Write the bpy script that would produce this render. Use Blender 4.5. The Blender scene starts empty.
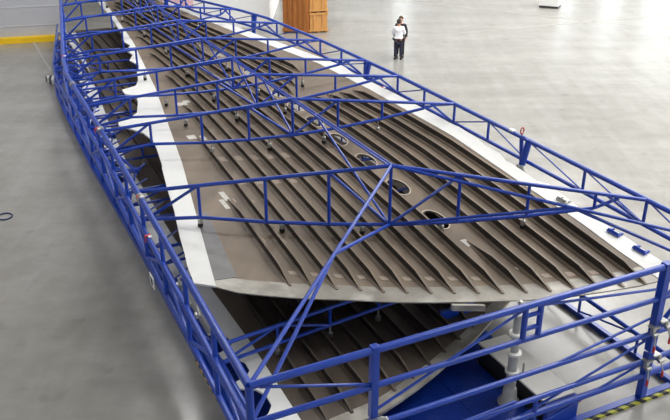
import bpy, bmesh, math, random
from mathutils import Vector, Matrix
random.seed(7)
C = bpy.context.scene.collection
PI = math.pi

# ------------------------------------------------------------------ frame coordinates
TH = math.radians(25.6)                       # the transport frame stands turned in the hall
AX = Vector((-math.sin(TH), math.cos(TH), 0)) # u: along the wing, away from the near end rail
TX = Vector((math.cos(TH), math.sin(TH), 0))  # v: across, left side rail to right side rail
OR = Vector((-1.14, 8.35, 0))
def W(u, v, z=0.0):
    p = OR + AX * u + TX * v
    return Vector((p.x, p.y, z))
def lerp(a, b, t): return a + (b - a) * t
def curve(pts, x):
    if x <= pts[0][0]:
        (a, b), (c, d) = pts[0], pts[1]
    elif x >= pts[-1][0]:
        (a, b), (c, d) = pts[-2], pts[-1]
    else:
        for i in range(len(pts) - 1):
            if pts[i][0] <= x <= pts[i + 1][0]:
                (a, b), (c, d) = pts[i], pts[i + 1]; break
    return b + (d - b) * (x - a) / (c - a)

# ------------------------------------------------------------------ materials
def new_mat(name):
    m = bpy.data.materials.new(name); m.use_nodes = True
    nt = m.node_tree
    return m, nt, nt.nodes['Principled BSDF']
def srgb(r, g, b):
    f = lambda c: (c / 255 / 12.92) if c / 255 <= .04045 else ((c / 255 + .055) / 1.055) ** 2.4
    return (f(r), f(g), f(b))
def mat(name, col, rough=.5, metal=0., var=.12, scale=4., bump=0., detail=4., spec=.5, coat=0., rvar=0., stretch=None, dirt=None, dirt_scale=1.5, dirt_amt=.5):
    m, nt, b = new_mat(name)
    N, L = nt.nodes, nt.links
    tc = N.new('ShaderNodeTexCoord'); src = tc.outputs['Object']
    if stretch:
        mp = N.new('ShaderNodeMapping'); mp.inputs['Scale'].default_value = stretch
        mp.inputs['Rotation'].default_value = (0, 0, -TH)
        L.new(src, mp.inputs['Vector']); src = mp.outputs['Vector']
    nz = N.new('ShaderNodeTexNoise'); nz.inputs['Scale'].default_value = scale; nz.inputs['Detail'].default_value = detail
    L.new(src, nz.inputs['Vector'])
    cr = N.new('ShaderNodeValToRGB')
    cr.color_ramp.elements[0].position = .3; cr.color_ramp.elements[1].position = .7
    cr.color_ramp.elements[0].color = (*[c * (1 - var) for c in col], 1)
    cr.color_ramp.elements[1].color = (*[min(1, c * (1 + var)) for c in col], 1)
    L.new(nz.outputs['Fac'], cr.inputs['Fac'])
    out = cr.outputs['Color']
    if dirt:
        n2 = N.new('ShaderNodeTexNoise'); n2.inputs['Scale'].default_value = dirt_scale; n2.inputs['Detail'].default_value = 6
        L.new(src, n2.inputs['Vector'])
        r2 = N.new('ShaderNodeValToRGB'); r2.color_ramp.elements[0].position = .5; r2.color_ramp.elements[1].position = .72
        r2.color_ramp.elements[0].color = (0, 0, 0, 1); r2.color_ramp.elements[1].color = (dirt_amt,) * 3 + (1,)
        L.new(n2.outputs['Fac'], r2.inputs['Fac'])
        mx = N.new('ShaderNodeMix'); mx.data_type = 'RGBA'
        L.new(r2.outputs['Color'], mx.inputs[0]); L.new(out, mx.inputs[6]); mx.inputs[7].default_value = (*dirt, 1)
        out = mx.outputs[2]
    L.new(out, b.inputs['Base Color'])
    b.inputs['Roughness'].default_value = rough; b.inputs['Metallic'].default_value = metal
    b.inputs['Specular IOR Level'].default_value = spec; b.inputs['Coat Weight'].default_value = coat
    b.inputs['Coat Roughness'].default_value = .15
    if rvar:
        mr = N.new('ShaderNodeMapRange'); mr.inputs[3].default_value = rough - rvar; mr.inputs[4].default_value = rough + rvar
        L.new(nz.outputs['Fac'], mr.inputs[0]); L.new(mr.outputs[0], b.inputs['Roughness'])
    if bump:
        bp = N.new('ShaderNodeBump'); bp.inputs['Strength'].default_value = bump; bp.inputs['Distance'].default_value = .02
        L.new(nz.outputs['Fac'], bp.inputs['Height']); L.new(bp.outputs['Normal'], b.inputs['Normal'])
    return m

M = {}
M['blue'] = mat('blue_paint', srgb(20, 62, 166), .34, 0, .08, 3, spec=.5, coat=.25)
M['blue_deck'] = mat('blue_deck_paint', srgb(14, 46, 130), .28, 0, .15, 16, .5, coat=.5)
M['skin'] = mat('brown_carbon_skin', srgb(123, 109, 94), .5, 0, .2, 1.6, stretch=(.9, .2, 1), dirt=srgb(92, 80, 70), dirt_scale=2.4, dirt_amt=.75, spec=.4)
M['skin_shaded'] = mat('shaded_brown_carbon_skin', srgb(94, 84, 75), .55, 0, .2, 1.6, stretch=(.9, .2, 1), dirt=srgb(70, 62, 56), dirt_scale=2.4, dirt_amt=.75, spec=.3)  # brown skin, colour darkened to paint the shade under the upper panel
M['stringer'] = mat('shaded_carbon_stringer', srgb(50, 44, 39), .5, 0, .15, 2.5, stretch=(2, .3, 1), spec=.4)  # carbon darkened to paint the shade on the blade sides
M['land'] = mat('grey_end_land', srgb(152, 147, 138), .38, .3, .2, 2.6, dirt=srgb(204, 201, 194), dirt_scale=1.7, dirt_amt=.85)
M['greyland'] = mat('slate_grey_ply', srgb(116, 114, 114), .5, 0, .14, 3)
M['white'] = mat('white_edge_coating', srgb(226, 226, 223), .4, 0, .03, 2)
M['offwhite'] = mat('pale_grey_edge_coating', srgb(216, 214, 206), .45, 0, .07, 1.5)
M['rim'] = mat('pale_sealant', srgb(184, 172, 158), .6, 0, .1, 8)
M['tape_glint'] = mat('faded_tape_and_glint', srgb(166, 151, 137), .7, 0, .12, 12)
M['sealant'] = mat('white_sealant_smear', srgb(200, 196, 189), .6, 0, .15, 9)
M['steel'] = mat('bare_steel', srgb(176, 176, 172), .34, .75, .1, 8)
M['jack'] = mat('grey_jack_paint', srgb(176, 176, 172), .4, .2, .1, 6)
M['rubber'] = mat('black_rubber', srgb(26, 25, 25), .7, 0, .1, 8)
M['red'] = mat('red_grip', srgb(190, 38, 32), .4, 0, .08, 8)
M['ribbon'] = mat('red_ribbon', srgb(214, 70, 74), .6, 0, .1, 8)
M['tag'] = mat('white_tag', srgb(235, 235, 235), .5, 0, .04, 8)
M['yellow'] = mat('yellow_paint', srgb(250, 204, 24), .5, 0, .05, 3)
M['wall'] = mat('grey_wall_paint', srgb(186, 187, 193), .6, 0, .03, .6)
M['seam'] = mat('pale_wall_joint', srgb(206, 207, 212), .6, 0, .03, 1)
M['wallwhite'] = mat('white_wall_paint', srgb(246, 246, 244), .55, 0, .02, .6)
M['ceil'] = mat('ceiling_paint', srgb(200, 200, 198), .8, 0, .04, .5)
M['mull'] = mat('window_mullion', srgb(150, 155, 158), .5, 0, .04, 1)
M['line'] = mat('worn_line_paint', srgb(176, 174, 168), .45, 0, .06, 3)
M['case'] = mat('white_case_paint', srgb(226, 224, 218), .4, 0, .05, 2)
M['dark'] = mat('dark_plinth', srgb(40, 40, 42), .5, 0, .05, 3)
M['crate'] = mat('orange_wood', srgb(206, 150, 84), .6, 0, .16, 2.5, stretch=(6, 6, .8))
M['crate2'] = mat('brown_wood', srgb(168, 104, 48), .6, 0, .2, 2.5, stretch=(6, 6, .8))
M['cabinet'] = mat('white_cabinet_paint', srgb(232, 232, 230), .4, 0, .03, 3)
M['cable'] = mat('blue_cable', srgb(44, 58, 104), .5, 0, .05, 4)
M['shirt'] = mat('white_shirt_cotton', srgb(238, 238, 242), .8, 0, .05, 9, .3)
M['navy'] = mat('navy_trouser_cloth', srgb(40, 42, 62), .85, 0, .1, 9, .3)
M['black'] = mat('black_cloth', srgb(32, 31, 36), .85, 0, .1, 9, .3)
M['shoe'] = mat('black_leather', srgb(26, 24, 24), .4, 0, .1, 9)
M['flesh'] = mat('skin_tone', srgb(206, 156, 130), .55, 0, .06, 12)
M['hair'] = mat('dark_hair', srgb(40, 32, 28), .6, 0, .2, 30)
M['hair2'] = mat('brown_hair', srgb(96, 68, 50), .6, 0, .2, 30)
M['eye'] = mat('eye_white', srgb(230, 228, 224), .3, 0, .02, 9)
M['poster'] = mat('pink_board', srgb(214, 176, 180), .6, 0, .12, 5)

def stripes(name, a, b, direc, period):
    m, nt, bs = new_mat(name); N, L = nt.nodes, nt.links
    tc = N.new('ShaderNodeTexCoord')
    d = N.new('ShaderNodeVectorMath'); d.operation = 'DOT_PRODUCT'
    d.inputs[1].default_value = (direc.x / period, direc.y / period, direc.z / period)
    L.new(tc.outputs['Object'], d.inputs[0])
    fr = N.new('ShaderNodeMath'); fr.operation = 'FRACT'; L.new(d.outputs['Value'], fr.inputs[0])
    gt = N.new('ShaderNodeMath'); gt.operation = 'GREATER_THAN'; gt.inputs[1].default_value = .5; L.new(fr.outputs[0], gt.inputs[0])
    mx = N.new('ShaderNodeMix'); mx.data_type = 'RGBA'
    L.new(gt.outputs[0], mx.inputs[0]); mx.inputs[6].default_value = (*a, 1); mx.inputs[7].default_value = (*b, 1)
    L.new(mx.outputs[2], bs.inputs['Base Color']); bs.inputs['Roughness'].default_value = .5
    return m
UP = Vector((0, 0, 1))
M['hazT'] = stripes('hazard_stripes_across', srgb(176, 176, 56), srgb(24, 24, 24), TX + UP + AX * .9, .26)
M['hazA'] = stripes('hazard_stripes_along', srgb(222, 178, 40), srgb(40, 36, 40), AX + UP, .26)
M['zebra'] = stripes('black_white_stripes', srgb(235, 235, 235), srgb(24, 24, 26), Vector((1, .25, 0)), .2)

def floor_mat():
    m, nt, b = new_mat('polished_concrete'); N, L = nt.nodes, nt.links
    tc = N.new('ShaderNodeTexCoord')
    def noise(s, det=6, ro=.6, src=None):
        n = N.new('ShaderNodeTexNoise'); n.inputs['Scale'].default_value = s; n.inputs['Detail'].default_value = det
        n.inputs['Roughness'].default_value = ro; L.new(src or tc.outputs['Object'], n.inputs['Vector']); return n
    mp = N.new('ShaderNodeMapping'); mp.inputs['Scale'].default_value = (.5, 1.6, 1); L.new(tc.outputs['Object'], mp.inputs['Vector'])
    n1 = noise(.35, 6, .6, mp.outputs['Vector']); n2 = noise(2.2); n3 = noise(40, 3)
    def ramp(n, lo, hi, a, c):
        r = N.new('ShaderNodeValToRGB'); r.color_ramp.elements[0].position = lo; r.color_ramp.elements[1].position = hi
        r.color_ramp.elements[0].color = (*a, 1); r.color_ramp.elements[1].color = (*c, 1); L.new(n.outputs['Fac'], r.inputs['Fac']); return r
    r1 = ramp(n1, .3, .7, srgb(146, 144, 139), srgb(170, 168, 163))
    r2 = ramp(n2, .3, .75, (.9, .9, .9), (1.06, 1.06, 1.06))
    r3 = ramp(n3, .2, .8, (.95, .95, .95), (1.04, 1.04, 1.04))
    mp2 = N.new('ShaderNodeMapping'); mp2.inputs['Rotation'].default_value = (0, 0, -TH); mp2.inputs['Scale'].default_value = (1.6, .16, 1)
    L.new(tc.outputs['Object'], mp2.inputs['Vector'])
    n4 = noise(1.0, 5, .6, mp2.outputs['Vector']); r4 = ramp(n4, .35, .7, (.9, .89, .87), (1.04, 1.04, 1.04))
    n5 = noise(1.3, 2, .5); r5 = ramp(n5, .66, .74, (1, 1, 1), (.86, .86, .86))
    def mul(a, c):
        x = N.new('ShaderNodeMix'); x.data_type = 'RGBA'; x.blend_type = 'MULTIPLY'; x.inputs[0].default_value = 1
        L.new(a, x.inputs[6]); L.new(c, x.inputs[7]); return x.outputs[2]
    c = mul(mul(mul(mul(r1.outputs['Color'], r2.outputs['Color']), r3.outputs['Color']), r4.outputs['Color']), r5.outputs['Color'])
    L.new(c, b.inputs['Base Color'])
    mr = N.new('ShaderNodeMapRange'); mr.inputs[3].default_value = .16; mr.inputs[4].default_value = .30
    L.new(n1.outputs['Fac'], mr.inputs[0]); L.new(mr.outputs[0], b.inputs['Roughness'])
    b.inputs['Specular IOR Level'].default_value = .5
    bp = N.new('ShaderNodeBump'); bp.inputs['Strength'].default_value = .05; bp.inputs['Distance'].default_value = .02
    L.new(n2.outputs['Fac'], bp.inputs['Height']); L.new(bp.outputs['Normal'], b.inputs['Normal'])
    return m
M['floor'] = floor_mat()
def glass_mat():
    m, nt, b = new_mat('window_glass'); N, L = nt.nodes, nt.links
    t = N.new('ShaderNodeBsdfTransparent'); t.inputs['Color'].default_value = (.95, .97, .97, 1)
    g = N.new('ShaderNodeBsdfGlossy'); g.inputs['Roughness'].default_value = .05
    x = N.new('ShaderNodeMixShader'); x.inputs[0].default_value = .06
    L.new(t.outputs[0], x.inputs[1]); L.new(g.outputs[0], x.inputs[2]); L.new(x.outputs[0], N['Material Output'].inputs['Surface'])
    return m
M['glass'] = glass_mat()

# ------------------------------------------------------------------ object helpers
def tag(o, label, cat, group=None, kind=None):
    if label: o['label'] = label
    if cat: o['category'] = cat
    if group: o['group'] = group
    if kind: o['kind'] = kind
    return o
def thing(name, loc, label, cat, group=None):
    o = bpy.data.objects.new(name, None); o.empty_display_size = .2; C.objects.link(o); o.location = loc
    return tag(o, label, cat, group)
def origin_of(o):
    p = Vector((0, 0, 0))
    while o: p = p + o.location; o = o.parent
    return p
def obj(name, bm, m, parent=None, base=None, smooth=False):
    """bm is in world coordinates; the object's origin goes to its parent's (or to base)"""
    me = bpy.data.meshes.new(name)
    org = origin_of(parent) if parent else (base if base is not None else Vector((0, 0, 0)))
    bmesh.ops.translate(bm, verts=bm.verts, vec=-org)
    bmesh.ops.recalc_face_normals(bm, faces=bm.faces)
    bm.to_mesh(me); bm.free()
    ms = m if isinstance(m, (list, tuple)) else [m]
    for x in ms: me.materials.append(M[x])
    if smooth:
        for p in me.polygons: p.use_smooth = True
        try: me.set_sharp_from_angle(angle=math.radians(40))
        except Exception: pass
    o = bpy.data.objects.new(name, me); C.objects.link(o)
    if parent: o.parent = parent
    else: o.location = org
    return o
def struct(name, bm, m, parent=None):
    o = obj(name, bm, m, parent)
    if not parent: o['kind'] = 'structure'
    return o
def NB(): return bmesh.new()
def frame_of(d):
    d = d.normalized(); a = UP if abs(d.z) < .9 else Vector((1, 0, 0))
    x = d.cross(a).normalized(); y = x.cross(d).normalized(); return x, y
def tube(bm, p, q, r, n=10, r2=None, a0=0.):
    p, q = Vector(p), Vector(q); r2 = r if r2 is None else r2
    x, y = frame_of(q - p)
    A_ = [bm.verts.new(p + (x * math.cos(a0 + 2 * PI * i / n) + y * math.sin(a0 + 2 * PI * i / n)) * r) for i in range(n)]
    B_ = [bm.verts.new(q + (x * math.cos(a0 + 2 * PI * i / n) + y * math.sin(a0 + 2 * PI * i / n)) * r2) for i in range(n)]
    for i in range(n):
        bm.faces.new((A_[i], A_[(i + 1) % n], B_[(i + 1) % n], B_[i]))
    bm.faces.new(A_[::-1]); bm.faces.new(B_)
    return bm
def path(bm, pts, r, n=10, closed=False):
    pts = [Vector(p) for p in pts]; rings = []
    for i, p in enumerate(pts):
        a = pts[i - 1] if i > 0 else None; b = pts[i + 1] if i < len(pts) - 1 else None
        d = ((b - p).normalized() if b else Vector()) + ((p - a).normalized() if a else Vector())
        x, y = frame_of(d)
        rings.append([bm.verts.new(p + (x * math.cos(2 * PI * k / n) + y * math.sin(2 * PI * k / n)) * r) for k in range(n)])
    for A_, B_ in zip(rings, rings[1:]):
        for i in range(n): bm.faces.new((A_[i], A_[(i + 1) % n], B_[(i + 1) % n], B_[i]))
    bm.faces.new(rings[0][::-1]); bm.faces.new(rings[-1])
    return bm
def box(bm, c, sx, sy, sz, ax=None, ay=None, az=None, bev=0.):
    ax = ax or Vector((1, 0, 0)); ay = ay or Vector((0, 1, 0)); az = az or UP
    vs = [bm.verts.new(Vector(c) + ax * (i * sx / 2) + ay * (j * sy / 2) + az * (k * sz / 2)) for i in (-1, 1) for j in (-1, 1) for k in (-1, 1)]
    fs = [(0, 1, 3, 2), (4, 6, 7, 5), (0, 4, 5, 1), (2, 3, 7, 6), (0, 2, 6, 4), (1, 5, 7, 3)]
    F = [bm.faces.new([vs[i] for i in f]) for f in fs]
    if bev:
        ed = {e for f in F for e in f.edges}
        bmesh.ops.bevel(bm, geom=list(ed), offset=bev, segments=2, affect='EDGES', profile=.7)
    return bm
def fbox(bm, u0, u1, v0, v1, z0, z1, bev=0.):
    return box(bm, W((u0 + u1) / 2, (v0 + v1) / 2, (z0 + z1) / 2), u1 - u0, v1 - v0, z1 - z0, AX, TX, UP, bev)
def prism(bm, ring, zt, zb):
    """ring: world xy points; zt/zb functions or numbers"""
    f = lambda z, i: z[i] if isinstance(z, list) else z
    t = [bm.verts.new((p[0], p[1], f(zt, i))) for i, p in enumerate(ring)]
    b = [bm.verts.new((p[0], p[1], f(zb, i))) for i, p in enumerate(ring)]
    n = len(ring)
    bm.faces.new(t); bm.faces.new(b[::-1])
    for i in range(n): bm.faces.new((t[i], b[i], b[(i + 1) % n], t[(i + 1) % n]))
    return bm
def bar(name, p, q, r, parent, m='blue', n=10):
    return obj(name, tube(NB(), p, q, r, n), m, parent, smooth=True)
def lathe(bm, c, prof, n=16):
    rings = []
    for r, z in prof:
        rings.append([bm.verts.new((c[0] + r * math.cos(2 * PI * i / n), c[1] + r * math.sin(2 * PI * i / n), c[2] + z)) for i in range(n)])
    for A_, B_ in zip(rings, rings[1:]):
        for i in range(n): bm.faces.new((A_[i], A_[(i + 1) % n], B_[(i + 1) % n], B_[i]))
    bm.faces.new(rings[0][::-1]); bm.faces.new(rings[-1])
    return bm

# ------------------------------------------------------------------ hall
struct('floor', box(NB(), (20, 35, -.1), 120, 130, .2), 'floor')
ZC = 17.
struct('ceiling', box(NB(), (20, 35, ZC + .1), 120, 130, .2), 'ceil')
struct('wall_left', box(NB(), (-39.9, 35, ZC / 2), .2, 130, ZC), 'wall')
# cross wall on the left with horizontal joints and a yellow kerb
wd = Vector((math.cos(math.radians(15)), math.sin(math.radians(15)), 0)); wn = Vector((-wd.y, wd.x, 0))
wp = Vector((-15.7, 37.05, 0))
def wallpt(s, off, z): 
    p = wp + wd * s + wn * off; return Vector((p.x, p.y, z))
struct('wall_back', box(NB(), wallpt(-11.0, .25, ZC / 2), 28, .3, ZC, wd, wn, UP), 'wall')
for i, z in enumerate((.75, 1.62, 2.5, 3.4)):
    struct('trim_%d' % (i + 1), box(NB(), wallpt(-11.0, .09, z), 28, .03, .035, wd, wn, UP), 'seam')
struct('baseboard_back', box(NB(), wallpt(-11.0, -.06, .13), 28, .3, .28, wd, wn, UP, .02), 'yellow')
# white enclosure behind the far end
struct('wall_enclosure', box(NB(), (-5.95, 44.2, 2.1), 5.3, 7.4, 4.2), 'wallwhite')
# far wall and right wall with tall windows
def window_wall(prefix, p0, d, n, length, bays, zb, zt, nm):
    """p0: start on floor, d along, n inward normal"""
    def pt(s, off, z): q = p0 + d * s + n * off; return Vector((q.x, q.y, z))
    bm = NB()
    box(bm, pt(length / 2, 0, zb / 2), length, .3, zb, d, n, UP)
    box(bm, pt(length / 2, 0, (zt + ZC) / 2), length, .3, ZC - zt, d, n, UP)
    edges = [0] + [x for b in bays for x in b] + [length]
    for a, b in zip(edges[0::2], edges[1::2]):
        if b > a: box(bm, pt((a + b) / 2, 0, (zb + zt) / 2), b - a, .3, zt - zb, d, n, UP)
    struct('wall_' + prefix, bm, 'wallwhite')
    for a, b in bays:
        w = b - a
        fr = NB()
        for z in (zb + .06, zt - .06, lerp(zb, zt, .5)): box(fr, pt((a + b) / 2, 0, z), w, .16, .12, d, n, UP)
        k = max(2, round(w / 2.4))
        for i in range(k + 1): box(fr, pt(a + .05 + (w - .1) * i / k, 0, (zb + zt) / 2), .1, .15, zt - zb - .3, d, n, UP)
        f = obj('window_%d' % nm[0], fr, 'mull'); f['kind'] = 'structure'; nm[0] += 1
        obj('pane', box(NB(), pt((a + b) / 2, 0, (zb + zt) / 2), w - .1, .02, zt - zb - .2, d, n, UP), 'glass', f)
nm = [1]
window_wall('far', Vector((-40, 84, 0)), Vector((1, 0, 0)), Vector((0, -1, 0)), 120,
            [(22, 25), (46, 48), (63, 65), (67.5, 70), (72, 84), (87, 96), (99, 108)], 1.2, 15.5, nm)
window_wall('right', Vector((79.9, 100, 0)), Vector((0, -1, 0)), Vector((-1, 0, 0)), 130,
            [(18 + i * 12, 27 + i * 12) for i in range(8)], 1.2, 15.5, nm)
window_wall('front', Vector((80, -29.9, 0)), Vector((-1, 0, 0)), Vector((0, 1, 0)), 120, [(34 + i * 12, 43 + i * 12) for i in range(6)], 4.0, 15.0, nm)  # window bays added here to let fill light onto camera-facing surfaces
# painted lines on the floor
def floor_line(name, a, b, w):
    a, b = Vector((*a, 0)), Vector((*b, 0)); d = (b - a).normalized(); n = Vector((-d.y, d.x, 0))
    o = obj(name, box(NB(), (a + b) / 2 + Vector((0, 0, .003)), (b - a).length, w, .006, d, n, UP), 'line'); o['kind'] = 'structure'
floor_line('trim_5', (-14.45, 37.75), (-9.9, 28.3), .13)
floor_line('trim_6', (3.2, 38.1), (22, 45.2), .10)
floor_line('trim_7', (-2.2, 51.3), (24, 36.0), .09)

# ------------------------------------------------------------------ wing panels
def zs(v): return 1.78 + .24 * ((v - 3.4) / 3.6) ** 2
NEAR = [(0.29, 3.47), (0.57, 3.28), (0.92, 2.96), (1.96, 2.42), (2.54, 2.16), (3.3, 1.74), (4.5, 1.16), (5.68, .57), (7.2, .03), (7.54, .03)]  # v -> u
LIN = [(3.28, .61), (4.6, .85), (9.18, 1.68), (15.77, 2.68), (22.15, 3.43), (30.17, 3.98), (36, 4.3)]
RIN = [(.04, 7.33), (1.09, 7.42), (2.43, 7.58), (4.28, 7.70), (7.3, 7.94), (11.84, 7.95), (15.09, 7.85), (18.34, 7.42), (20.58, 7.14), (24.33, 6.71), (30, 6.1), (36, 5.5)]
LOUT = [(3.47, .29), (4.14, .36), (4.69, .46), (5.29, .55), (6.61, .79), (7.81, .96), (9.03, 1.16), (9.16, 1.2), (10.27, 1.36), (10.96, 1.43), (11.64, 1.34), (12.04, 1.09), (12.35, .87), (12.79, .94), (12.99, 1.3), (13.4, 1.58), (14.46, 1.85), (15.08, 1.93), (15.35, 1.67), (15.83, 1.68), (16.17, 2.18), (16.84, 2.4), (17.83, 2.59), (18.6, 2.84), (19.45, 2.7), (20.17, 2.98), (20.9, 2.9), (21.6, 3.2), (22.6, 3.1), (23.77, 3.34), (25.82, 3.5), (27.63, 3.62), (30, 3.7), (36, 4.0)]
ROUT = [(.03, 7.72), (.97, 7.78), (1.18, 7.82), (1.98, 7.86), (2.61, 7.88), (3.0, 7.96), (3.87, 8.09), (4.14, 8.0), (5.12, 8.09), (5.33, 8.08), (5.72, 8.2), (6.3, 8.2), (6.67, 8.28), (7.6, 8.34), (7.98, 8.3), (8.62, 8.32), (10.58, 8.3), (11.99, 8.25), (13.2, 8.22), (14, 8.3), (15.09, 8.2), (18.34, 7.78), (20.58, 7.5), (24.33, 7.05), (30, 6.42), (36, 5.8)]
HOLES = [(4.0, 5.41), (5.74, 5.54), (7.4, 5.62), (8.97, 5.64), (10.5, 5.68), (11.9, 5.74), (13.3, 5.8), (15.9, 5.84), (18.6, 5.74)]
UE = 30.8
wing = thing('wing_panel', W(8, 4, 1.9), 'long brown wing skin panel with dark stringers and oval manholes, uppermost in blue frame', 'wing panel')
def sheet(bm, rows, th, zf=zs):
    """rows: list of lists of (u,v,(dz)); closed slab"""
    T_ = [[bm.verts.new(W(u, v, zf(v))) for u, v in r] for r in rows]
    B_ = [[bm.verts.new(W(u, v, zf(v) - th)) for u, v in r] for r in rows]
    R, K = len(rows), len(rows[0])
    for i in range(R - 1):
        for j in range(K - 1):
            bm.faces.new((T_[i][j], T_[i + 1][j], T_[i + 1][j + 1], T_[i][j + 1]))
            bm.faces.new((B_[i][j], B_[i][j + 1], B_[i + 1][j + 1], B_[i + 1][j]))
    for i in range(R - 1):
        for j in (0, K - 1): bm.faces.new((T_[i][j], T_[i + 1][j], B_[i + 1][j], B_[i][j]))
    for j in range(K - 1):
        for i in (0, R - 1): bm.faces.new((T_[i][j], T_[i][j + 1], B_[i][j + 1], B_[i][j]))
    return bm
KV = 22
def row(off, q):
    r = []
    for j in range(KV + 1):
        t = j / KV
        v0 = lerp(.57, 7.33, t); un = curve(NEAR, v0) + off
        uf = UE
        u = lerp(un, uf, q)
        r.append((u, lerp(curve(LIN, u), curve(RIN, u), t)))
    return r
skin = obj('skin', sheet(NB(), [row(.50, i / 70) for i in range(71)], .035), 'skin', wing)
# manholes cut through the skin
cut = NB()
def oval(u, v, a, b, n=28): return [(u + a * math.cos(2 * PI * i / n) , v + b * math.sin(2 * PI * i / n) + .05 * a * math.cos(2 * PI * i / n)) for i in range(n)]
for u, v in HOLES:
    ring = [W(x, y) for x, y in oval(u, v, .43, .19)]
    prism(cut, ring, 2.6, 1.2)
bmesh.ops.recalc_face_normals(cut, faces=cut.faces)
cme = bpy.data.meshes.new('cut'); cut.to_mesh(cme); cut.free()
cob = bpy.data.objects.new('cut', cme); C.objects.link(cob)
md = skin.modifiers.new('holes', 'BOOLEAN'); md.object = cob; md.operation = 'DIFFERENCE'; md.solver = 'EXACT'
bpy.context.view_layer.update()
dg = bpy.context.evaluated_depsgraph_get()
nme = bpy.data.meshes.new_from_object(skin.evaluated_get(dg))
skin.modifiers.clear(); skin.data = nme
bpy.data.objects.remove(cob)
for u, v in HOLES:
    bm = NB(); n = 28
    o_, i_ = oval(u, v, .465, .215), oval(u, v, .43, .19)
    rg = []
    for ring, dz in ((o_, .001), (o_, .014), (i_, .014), (i_, -.035)):
        rg.append([bm.verts.new(W(x, y, zs(y) + dz)) for x, y in ring])
    for A_, B_ in zip(rg, rg[1:]):
        for i in range(n): bm.faces.new((A_[i], A_[(i + 1) % n], B_[(i + 1) % n], B_[i]))
    obj('manhole_rim', bm, 'rim', wing)
# pale metal-grey land along the near end, with a step towards the skin
land = obj('end_land', sheet(NB(), [row(-.0, 0), row(.14, 0), row(.50, 0)], .02), 'land', wing)
bmesh_l = NB()
rowsL = []
for i in range(12):
    u = lerp(3.5, 6.3, i / 11); w_ = lerp(.40, .24, i / 11)
    rowsL.append([(u, curve(LIN, u)), (u, curve(LIN, u) + w_)])
obj('edge_ply', sheet(bmesh_l, rowsL, .01, lambda v: zs(v) + .008), 'greyland', wing)
# white edge coatings, scalloped on the outside
def band(name, inner, outer, u0, u1, m, nstep, flip=1, u0out=None):
    us = sorted(set([lerp(u0, u1, i / nstep) for i in range(nstep + 1)] + [u for u, _ in outer if u0 < u < u1]))
    rows = []
    for u in us:
        a, b = curve(inner, u), curve(outer, u)
        rows.append([(u, a), (u, lerp(a, b, .5)), (u, b)])
    if u0out is not None: rows[0][2] = (u0out, rows[0][2][1]); rows[0][1] = (lerp(u0, u0out, .5), rows[0][1][1])
    o = obj(name, sheet(NB(), rows, .04, lambda v: zs(v) + .012), m, wing)
    return o
bl = band('edge_band', LIN, LOUT, 3.28, UE, 'white', 60, u0out=3.5)
br = band('edge_band', RIN, ROUT, .05, UE, 'white', 60)
# stringers
TIPS = [(2.91, 1.81), (2.71, 2.15), (2.5, 2.5), (2.3, 2.86), (2.09, 3.19), (1.9, 3.54), (1.71, 3.9), (1.53, 4.25), (1.33, 4.6), (1.13, 4.95), (.95, 5.3), (.77, 5.66), (.59, 6.03), (.41, 6.38), (.22, 6.72), (.06, 7.06)]
Lc = [(0, -.05), (2, 0), (4, .11), (8, .31), (12, .5), (15, .6), (18, .64), (22, .66), (26, .62), (36, .5)]
Rc = [(0, 0), (2, .2), (4, .40), (7, .6), (9, .62), (12, .53), (15, .35), (18, .1), (22, -.35), (26, -.8), (36, -1.7)]
def sv(i, u):
    s = i / 15; ut, vt = TIPS[i]
    f = lambda x: lerp(curve(Lc, x), curve(Rc, x), s)
    return vt + f(u) - f(ut)
START = {0: 6.81, 1: 10.83, 2: 13.7, 3: 17.1, 4: 20.2, 5: 23.0, 6: 26.0, 7: 29}
def stringer(i, u0, u1, parent, zf=zs, h=.125, vf=None, r0=.6, r1=.9, m='stringer', hw=.085, name='stringer'):
    vf = vf or (lambda u: sv(i, u))
    us = [u0, u0 + .12, u0 + r0 * .5, u0 + r0]; k = max(3, int((u1 - u0) / .7))
    us += [lerp(u0 + r0, u1 - r1, j / k) for j in range(1, k + 1)] + [u1 - r1 * .5, u1]
    def hh(u):
        a = min(1, max(0, (u - u0) / r0)); b = min(1, max(0, (u1 - u) / r1)); return .012 + h * min(a, b)
    bm = NB(); rings = []
    for u in us:
        v = vf(u); H_ = hh(u); fw = hw * (.25 + .75 * min(1, (u - u0) / (r0 * .7) if u < u0 + 1 else 1, (u1 - u) / (r1 * .7) if u > u1 - 1 else 1)); tw = .014
        prof = [(-fw, .002), (-fw, .012), (-tw, .016), (-tw, H_ - .012), (-tw, H_), (tw + .012, H_), (tw, H_ - .012), (tw, .016), (fw, .012), (fw, .002)]
        rings.append([bm.verts.new(W(u, v + a, zf(v + a * 0) + b)) for a, b in prof])
    n = len(rings[0])
    for A_, B_ in zip(rings, rings[1:]):
        for j in range(n):
            f = bm.faces.new((A_[j], A_[(j + 1) % n], B_[(j + 1) % n], B_[j]))
            if j in (0, 1, 4, 7, 8): f.material_index = 1  # flanges take skin colour; the paler top face is a painted lit edge
    bm.faces.new(rings[0][::-1]); bm.faces.new(rings[-1])
    return obj(name, bm, [m, 'skin' if parent is wing else 'skin_shaded'], parent)
def endR(i):
    u = 14.
    while u < UE - .5 and sv(i, u) < curve(RIN, u) - .22 and sv(i, u) > curve(LIN, u) + .3: u += .25
    return u
for i in range(16):
    ut = TIPS[i][0]
    if i in START: stringer(i, ut, min(START[i], UE - .4), wing)
    elif i in (8, 9): stringer(i, ut, endR(i), wing)
    elif i == 10: stringer(i, ut, 2.95, wing); 
    elif i >= 11:
        stringer(i, ut, 12.5 - (i - 11) * .13, wing, r1=.7)
        if i <= 14:
            e = endR(i); a = 12.9 + (i - 11) * .6
            if e - a > 2: stringer(i, a, e, wing, r0=.5)
stringer(10, 20.0, endR(10), wing)
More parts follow.
